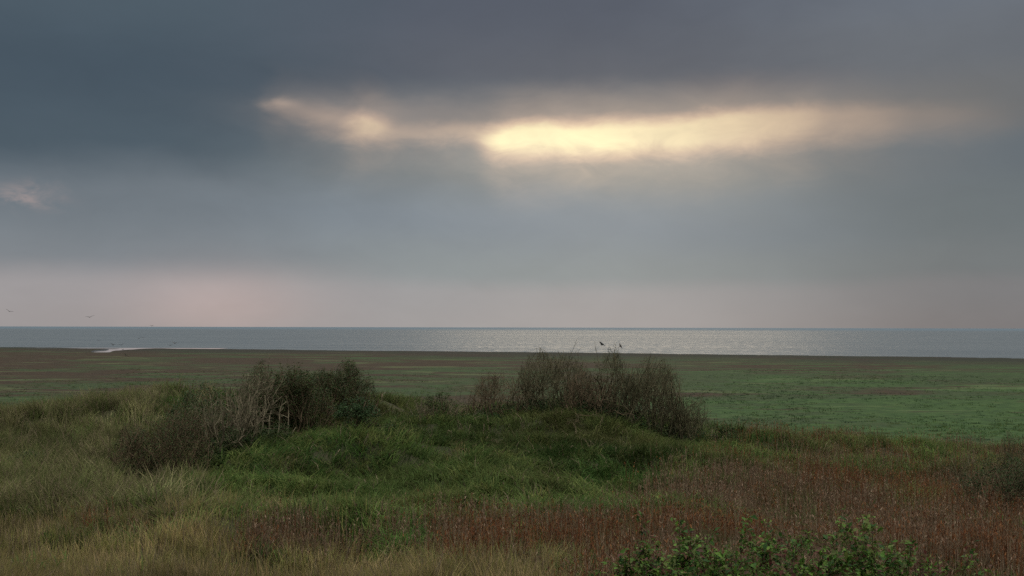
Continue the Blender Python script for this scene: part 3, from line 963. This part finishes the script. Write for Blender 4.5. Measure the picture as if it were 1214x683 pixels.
# ------------------------------------------------------------------ bramble in the near foreground
def bramble(label, seed, px, Y, wpx, top_py, nst, nleaf, redf=0.12):
    top_py += 9; nleaf = int(nleaf * 8); nst = int(nst * 2.6); wpx *= 1.08
    r = np.random.RandomState(seed)
    g = at(px, Y)
    sc = F / Y
    w = wpx / 2 / sc
    top = 9 - Y * (top_py - 388) / F
    h = top - g.z
    root = empty("bramble_bush", g)
    props(root, label, "bramble", "green brambles at the foot of the picture")
    seg, sprays = [], []
    for i in range(nst):
        a = r.uniform(0, 6.283); rad = math.sqrt(r.rand())
        p = np.array([rad * math.cos(a) * w * 0.7, rad * math.sin(a) * 0.45, -0.08])
        hh = h * (1 - 0.28 * rad ** 2) * r.uniform(0.78, 1.0)
        d = np.array([math.cos(a) * 0.4 * rad, math.sin(a) * 0.25, 1.0])
        n_ = max(5, int(hh / 0.11)); st = hh / n_; ra = 0.007
        for k in range(n_):
            d = d + r.normal(0, 0.16, 3) - np.array([0, 0, 0.015 * k]) * (k > n_ * 0.6); d /= np.linalg.norm(d)
            q_ = p + d * st
            rb = max(0.0028, ra * 0.93); seg.append((p, q_, ra, rb))
            if k > n_ * 0.25:
                sprays.append((q_, d))
                if r.rand() < 0.6:
                    d2 = d + r.normal(0, 0.7, 3); d2 /= np.linalg.norm(d2); p2 = q_
                    for _ in range(r.randint(1, 4)):
                        q2 = p2 + d2 * 0.09; seg.append((p2, q2, 0.0035, 0.0025)); sprays.append((q2, d2)); p2 = q2; d2 = d2 + r.normal(0, 0.25, 3); d2 /= np.linalg.norm(d2)
            p, ra = q_, rb
    seg += [(np.array([0, 0, -0.25]), q_[0], 0.01, 0.008) for q_ in list(seg) if abs(q_[0][2] + 0.08) < 1e-9]
    sp_ = np.array([q_[0] for q_ in sprays])
    S = np.array([min(1.6, 0.92 * w / np.percentile(np.abs(sp_[:, 0]), 95)), 1.0, 0.96 * h / np.percentile(sp_[:, 2], 98.5)])
    seg = [(a * S, b * S, q0, q1) for a, b, q0, q1 in seg]; sprays = [(q_ * S, d) for q_, d in sprays]
    V, T = tubes(seg, 4)
    pal = np.array([(0.085, 0.040, 0.028), (0.060, 0.050, 0.026), (0.10, 0.065, 0.042)])
    tri_mesh("stems", V, T, M_BARK, np.repeat(pal[r.randint(0, 3, len(seg))], 8, 0), root)
    i = r.randint(0, len(sprays), nleaf)
    P = np.array([sprays[j][0] for j in i]) + r.normal(0, 0.028, (nleaf, 3))
    hn = np.clip(P[:, 2] / max(h, 0.1), 0, 1.1)
    gp = np.array([(0.056, 0.120, 0.018), (0.092, 0.165, 0.026), (0.028, 0.066, 0.014), (0.084, 0.105, 0.026)])
    col = gp[r.randint(0, 4, nleaf)] * r.uniform(0.7, 1.25, (nleaf, 1))
    old = r.rand(nleaf) < redf * 1.4 * (1.7 - hn)
    rp = np.array([(0.095, 0.034, 0.026), (0.070, 0.038, 0.026), (0.11, 0.055, 0.030)])
    col[old] = rp[r.randint(0, 3, int(old.sum()))]
    V, T, C = leaves(P, np.clip(r.lognormal(-3.10, 0.42, nleaf), 0.020, 0.10), col, 0.5, 0.15, r)
    tri_mesh("leaves", V, T, M_BRAMBLE, C, root)


bramble("low bramble shoots at the left end of the bramble row", 201, 730, 10.6, 90, 662, 9, 420)
bramble("bramble with one upright leafy tuft, second from the left of the row", 202, 775, 10.4, 70, 636, 12, 700)
bramble("broad leafy bramble in the left middle of the row", 203, 845, 10.6, 120, 624, 20, 1500)
bramble("bramble with reddish lower leaves in the middle of the row", 204, 925, 10.8, 120, 630, 20, 1500, 0.22)
bramble("lower bramble between the middle one and the tallest tuft", 205, 985, 10.3, 110, 632, 17, 1300, 0.2)
bramble("tallest bright green bramble tuft near the right end of the row", 206, 1048, 10.6, 62, 613, 12, 950, 0.08)
bramble("thin bramble with dark red stems at the right end of the row", 207, 1118, 10.6, 110, 648, 15, 480, 0.4)


# ------------------------------------------------------------------ birds
def bird_mat(name, rgb):
    m, T = mat_new(name)
    out = T.n('ShaderNodeOutputMaterial'); p = T.n('ShaderNodeBsdfPrincipled')
    g = T.n('ShaderNodeNewGeometry'); f, _ = T.noise(g.outputs['Position'], 25.0, 2.0)
    T.put(p.inputs['Base Color'], T.ramp(f, [(0.3, tuple(c * 0.7 for c in rgb)), (0.7, tuple(c * 1.3 for c in rgb))]))
    p.inputs['Roughness'].default_value = 0.6
    T.t.links.new(p.outputs[0], out.inputs[0])
    return m


M_BLACKBIRD = bird_mat("black_plumage", (0.012, 0.012, 0.013))
M_DARKBIRD = bird_mat("dark_plumage", (0.012, 0.012, 0.012))
M_GREYBIRD = bird_mat("grey_plumage", (0.05, 0.048, 0.046))


def loft(rings, ns=10):
    """rings: (x, z, half width, half height) along the body -> vertices and quads (+ end fans as quads)"""
    V, Q = [], []
    for x, z, a, b in rings:
        for k in range(ns):
            t = 2 * math.pi * k / ns
            V.append((x, a * math.cos(t), z + b * math.sin(t)))
    for i in range(len(rings) - 1):
        for k in range(ns):
            Q.append((i * ns + k, i * ns + (k + 1) % ns, (i + 1) * ns + (k + 1) % ns, (i + 1) * ns + k))
    return V, Q


def quads_to_tris(Q):
    Q = np.array(Q)
    return np.concatenate([Q[:, [0, 1, 2]], Q[:, [0, 2, 3]]], 0)


def perched_bird(loc, size, heading, pitch, label):
    # beak, head, neck, breast, back, rump, tail: bird looks along +x
    rings = [(0.56, 0.115, 0.004, 0.004), (0.49, 0.125, 0.014, 0.016), (0.45, 0.13, 0.045, 0.05), (0.39, 0.14, 0.075, 0.08), (0.31, 0.125, 0.085, 0.09),
             (0.22, 0.07, 0.105, 0.115), (0.08, 0.02, 0.14, 0.15), (-0.08, 0.0, 0.13, 0.13), (-0.24, 0.0, 0.085, 0.08), (-0.34, 0.0, 0.06, 0.035), (-0.55, 0.0, 0.075, 0.014), (-0.60, 0.0, 0.07, 0.004)]
    V, Q = loft(rings)
    V = [tuple(c * size for c in v) for v in V]
    # legs
    T = quads_to_tris(Q)
    V = np.array(V)
    Rm = np.array((Matrix.Rotation(heading, 3, 'Z') @ Matrix.Rotation(-pitch, 3, 'Y')))
    V = V @ Rm.T
    root = tri_mesh("perched_bird", V, T, M_BLACKBIRD, smooth=True)
    root.location = loc
    props(root, label, "bird", "small black birds on the right thicket")
    seg = []
    for s in (-1, 1):
        a = np.array([0.04 * size, s * 0.05 * size, -0.10 * size]) @ Rm.T
        b = np.array([a[0], a[1], -0.22 * size])
        seg.append((a, b, 0.012 * size, 0.010 * size)); seg.append((b, b + np.array([0.07 * size * math.cos(heading), 0.07 * size * math.sin(heading), -0.01]), 0.010 * size, 0.006 * size))
    V2, T2 = tubes(seg, 4)
    tri_mesh("legs", V2, T2, M_DARKBIRD, parent=root)
    for s in (-1, 1):
        wr = [(0.24, 0.06, 0.012, 0.05), (0.10, 0.05, 0.024, 0.10), (-0.10, 0.03, 0.022, 0.085), (-0.32, 0.01, 0.012, 0.035), (-0.42, 0.0, 0.004, 0.008)]
        V3, Q3 = loft(wr, 8)
        V3 = np.array(V3) * size; V3[:, 1] += s * 0.115 * size
        tri_mesh("wing", V3 @ Rm.T, quads_to_tris(Q3), M_BLACKBIRD, parent=root, smooth=True)
    return root


def flying_bird(px, py, Y, span, flap, heading, bank, mat, label):
    """bird on the wing: tapered body with tail, two bent wings; flap = wing raise in radians"""
    x = (px - 607) / F; zz = -(py - 341.5) / F
    # unrolled pixel ray scaled to distance Y
    d = np.array([x, CT - zz * ST, ST + zz * CT]); d = d / d[1]
    loc = CAM + d * Y
    span *= 1.5
    b = span * 0.46
    rings = [(0.50, 0.0, 0.01, 0.01), (0.42, 0.01, 0.05, 0.055), (0.32, 0.01, 0.065, 0.07), (0.18, 0.0, 0.09, 0.095), (-0.02, 0.0, 0.095, 0.09), (-0.22, 0.0, 0.06, 0.05), (-0.34, 0.0, 0.045, 0.02), (-0.52, 0.0, 0.09, 0.008), (-0.54, 0.0, 0.08, 0.003)]
    V, Q = loft(rings)
    V = np.array(V) * b
    T = quads_to_tris(Q)
    Rm = np.array(Matrix.Rotation(heading, 3, 'Z') @ Matrix.Rotation(bank, 3, 'X'))
    o = tri_mesh("flying_bird", V @ Rm.T, T, mat, smooth=True)
    o.location = loc
    props(o, label, "bird", "birds flying over the shore on the left")
    for s in (-1, 1):
        # stations along the span: distance, leading x, trailing x, flap angle
        st = [(0.0, 0.20, -0.16, flap), (0.35, 0.26, -0.12, flap), (0.62, 0.22, -0.12, flap * 0.45), (0.88, 0.06, -0.20, flap * 0.15), (1.0, -0.12, -0.22, flap * 0.1)]
        y_, z_ = 0.05 * b, 0.03 * b; prev = 0.0; W = []
        for q_, le, tr, an in st:
            step = (q_ - prev) * span * 0.5; prev = q_
            y_ += step * math.cos(an); z_ += step * math.sin(an)
            th = 0.05 * b * (1.15 - q_)
            for xx, zo in ((le, 0), ((le + tr) / 2, th), (tr, 0), ((le + tr) / 2, -th)):
                W.append((xx * b, s * y_, z_ + zo))
        W = np.array(W)
        QQ = [(i * 4 + k, i * 4 + (k + 1) % 4, i * 4 + 4 + (k + 1) % 4, i * 4 + 4 + k) for i in range(len(st) - 1) for k in range(4)]
        tri_mesh("wing", W @ Rm.T, quads_to_tris(QQ), mat, parent=o)
    return o


def perch(px, py, Y, heading, pitch, size, label):
    x = (px - 607) / F * Y
    z = 9 - Y * (py - 388.3) / F
    return perched_bird(Vector((x, Y, z)), size, heading, pitch, label)


perch(713.5, 408.0, 47.6, R(196), R(26), 0.30, "black bird leaning forward with long tail, left of the two on the thicket")
perch(735.5, 410.3, 47.6, R(146), R(50), 0.25, "black upright bird, right and smaller of the two on the thicket")
fb = [
    (11, 370.6, 160, 0.80, 0.50, R(120), R(20), M_DARKBIRD, "leftmost and highest bird, alone in the sky at the left edge"),
    (106.5, 377.2, 170, 0.95, 0.42, R(112), R(-8), M_GREYBIRD, "pale grey bird with arched wings above the left horizon"),
    (180, 387.2, 190, 0.6, 0.3, R(80), R(0), M_DARKBIRD, "dark bird just touching the horizon line"),
    (117, 405.0, 190, 0.6, 0.2, R(100), R(10), M_DARKBIRD, "dark bird over the sea above the creek mouth, left of the close pair"),
    (164.5, 402.4, 190, 0.55, 0.25, R(60), R(0), M_DARKBIRD, "lower left bird of the close pair over the sea"),
    (169.6, 401.2, 190, 0.6, 0.3, R(120), R(0), M_DARKBIRD, "upper right bird of the close pair over the sea"),
    (134, 410.0, 180, 0.8, 0.6, R(70), R(12), M_DARKBIRD, "dark bird with raised wings, left of the two at the shoreline"),
    (144, 410.2, 180, 0.8, 0.55, R(110), R(-15), M_DARKBIRD, "dark bird with raised wings, right of the two at the shoreline"),
    (145.6, 415.2, 180, 0.6, 0.3, R(60), R(0), M_DARKBIRD, "dark bird low over the bright creek water"),
    (202, 410.4, 180, 0.65, 0.25, R(80), R(0), M_DARKBIRD, "black bird just under the pale winged one at the shore"),
    (207, 407.8, 180, 1.0, 0.45, R(75), R(8), M_GREYBIRD, "pale bird with long bowed wings, rightmost of the flock"),
    (150, 423.2, 150, 0.6, 0.6, R(140), R(35), M_DARKBIRD, "lowest dark bird, banking over the brown marsh below the creek"),
]
for a in fb:
    flying_bird(*a)
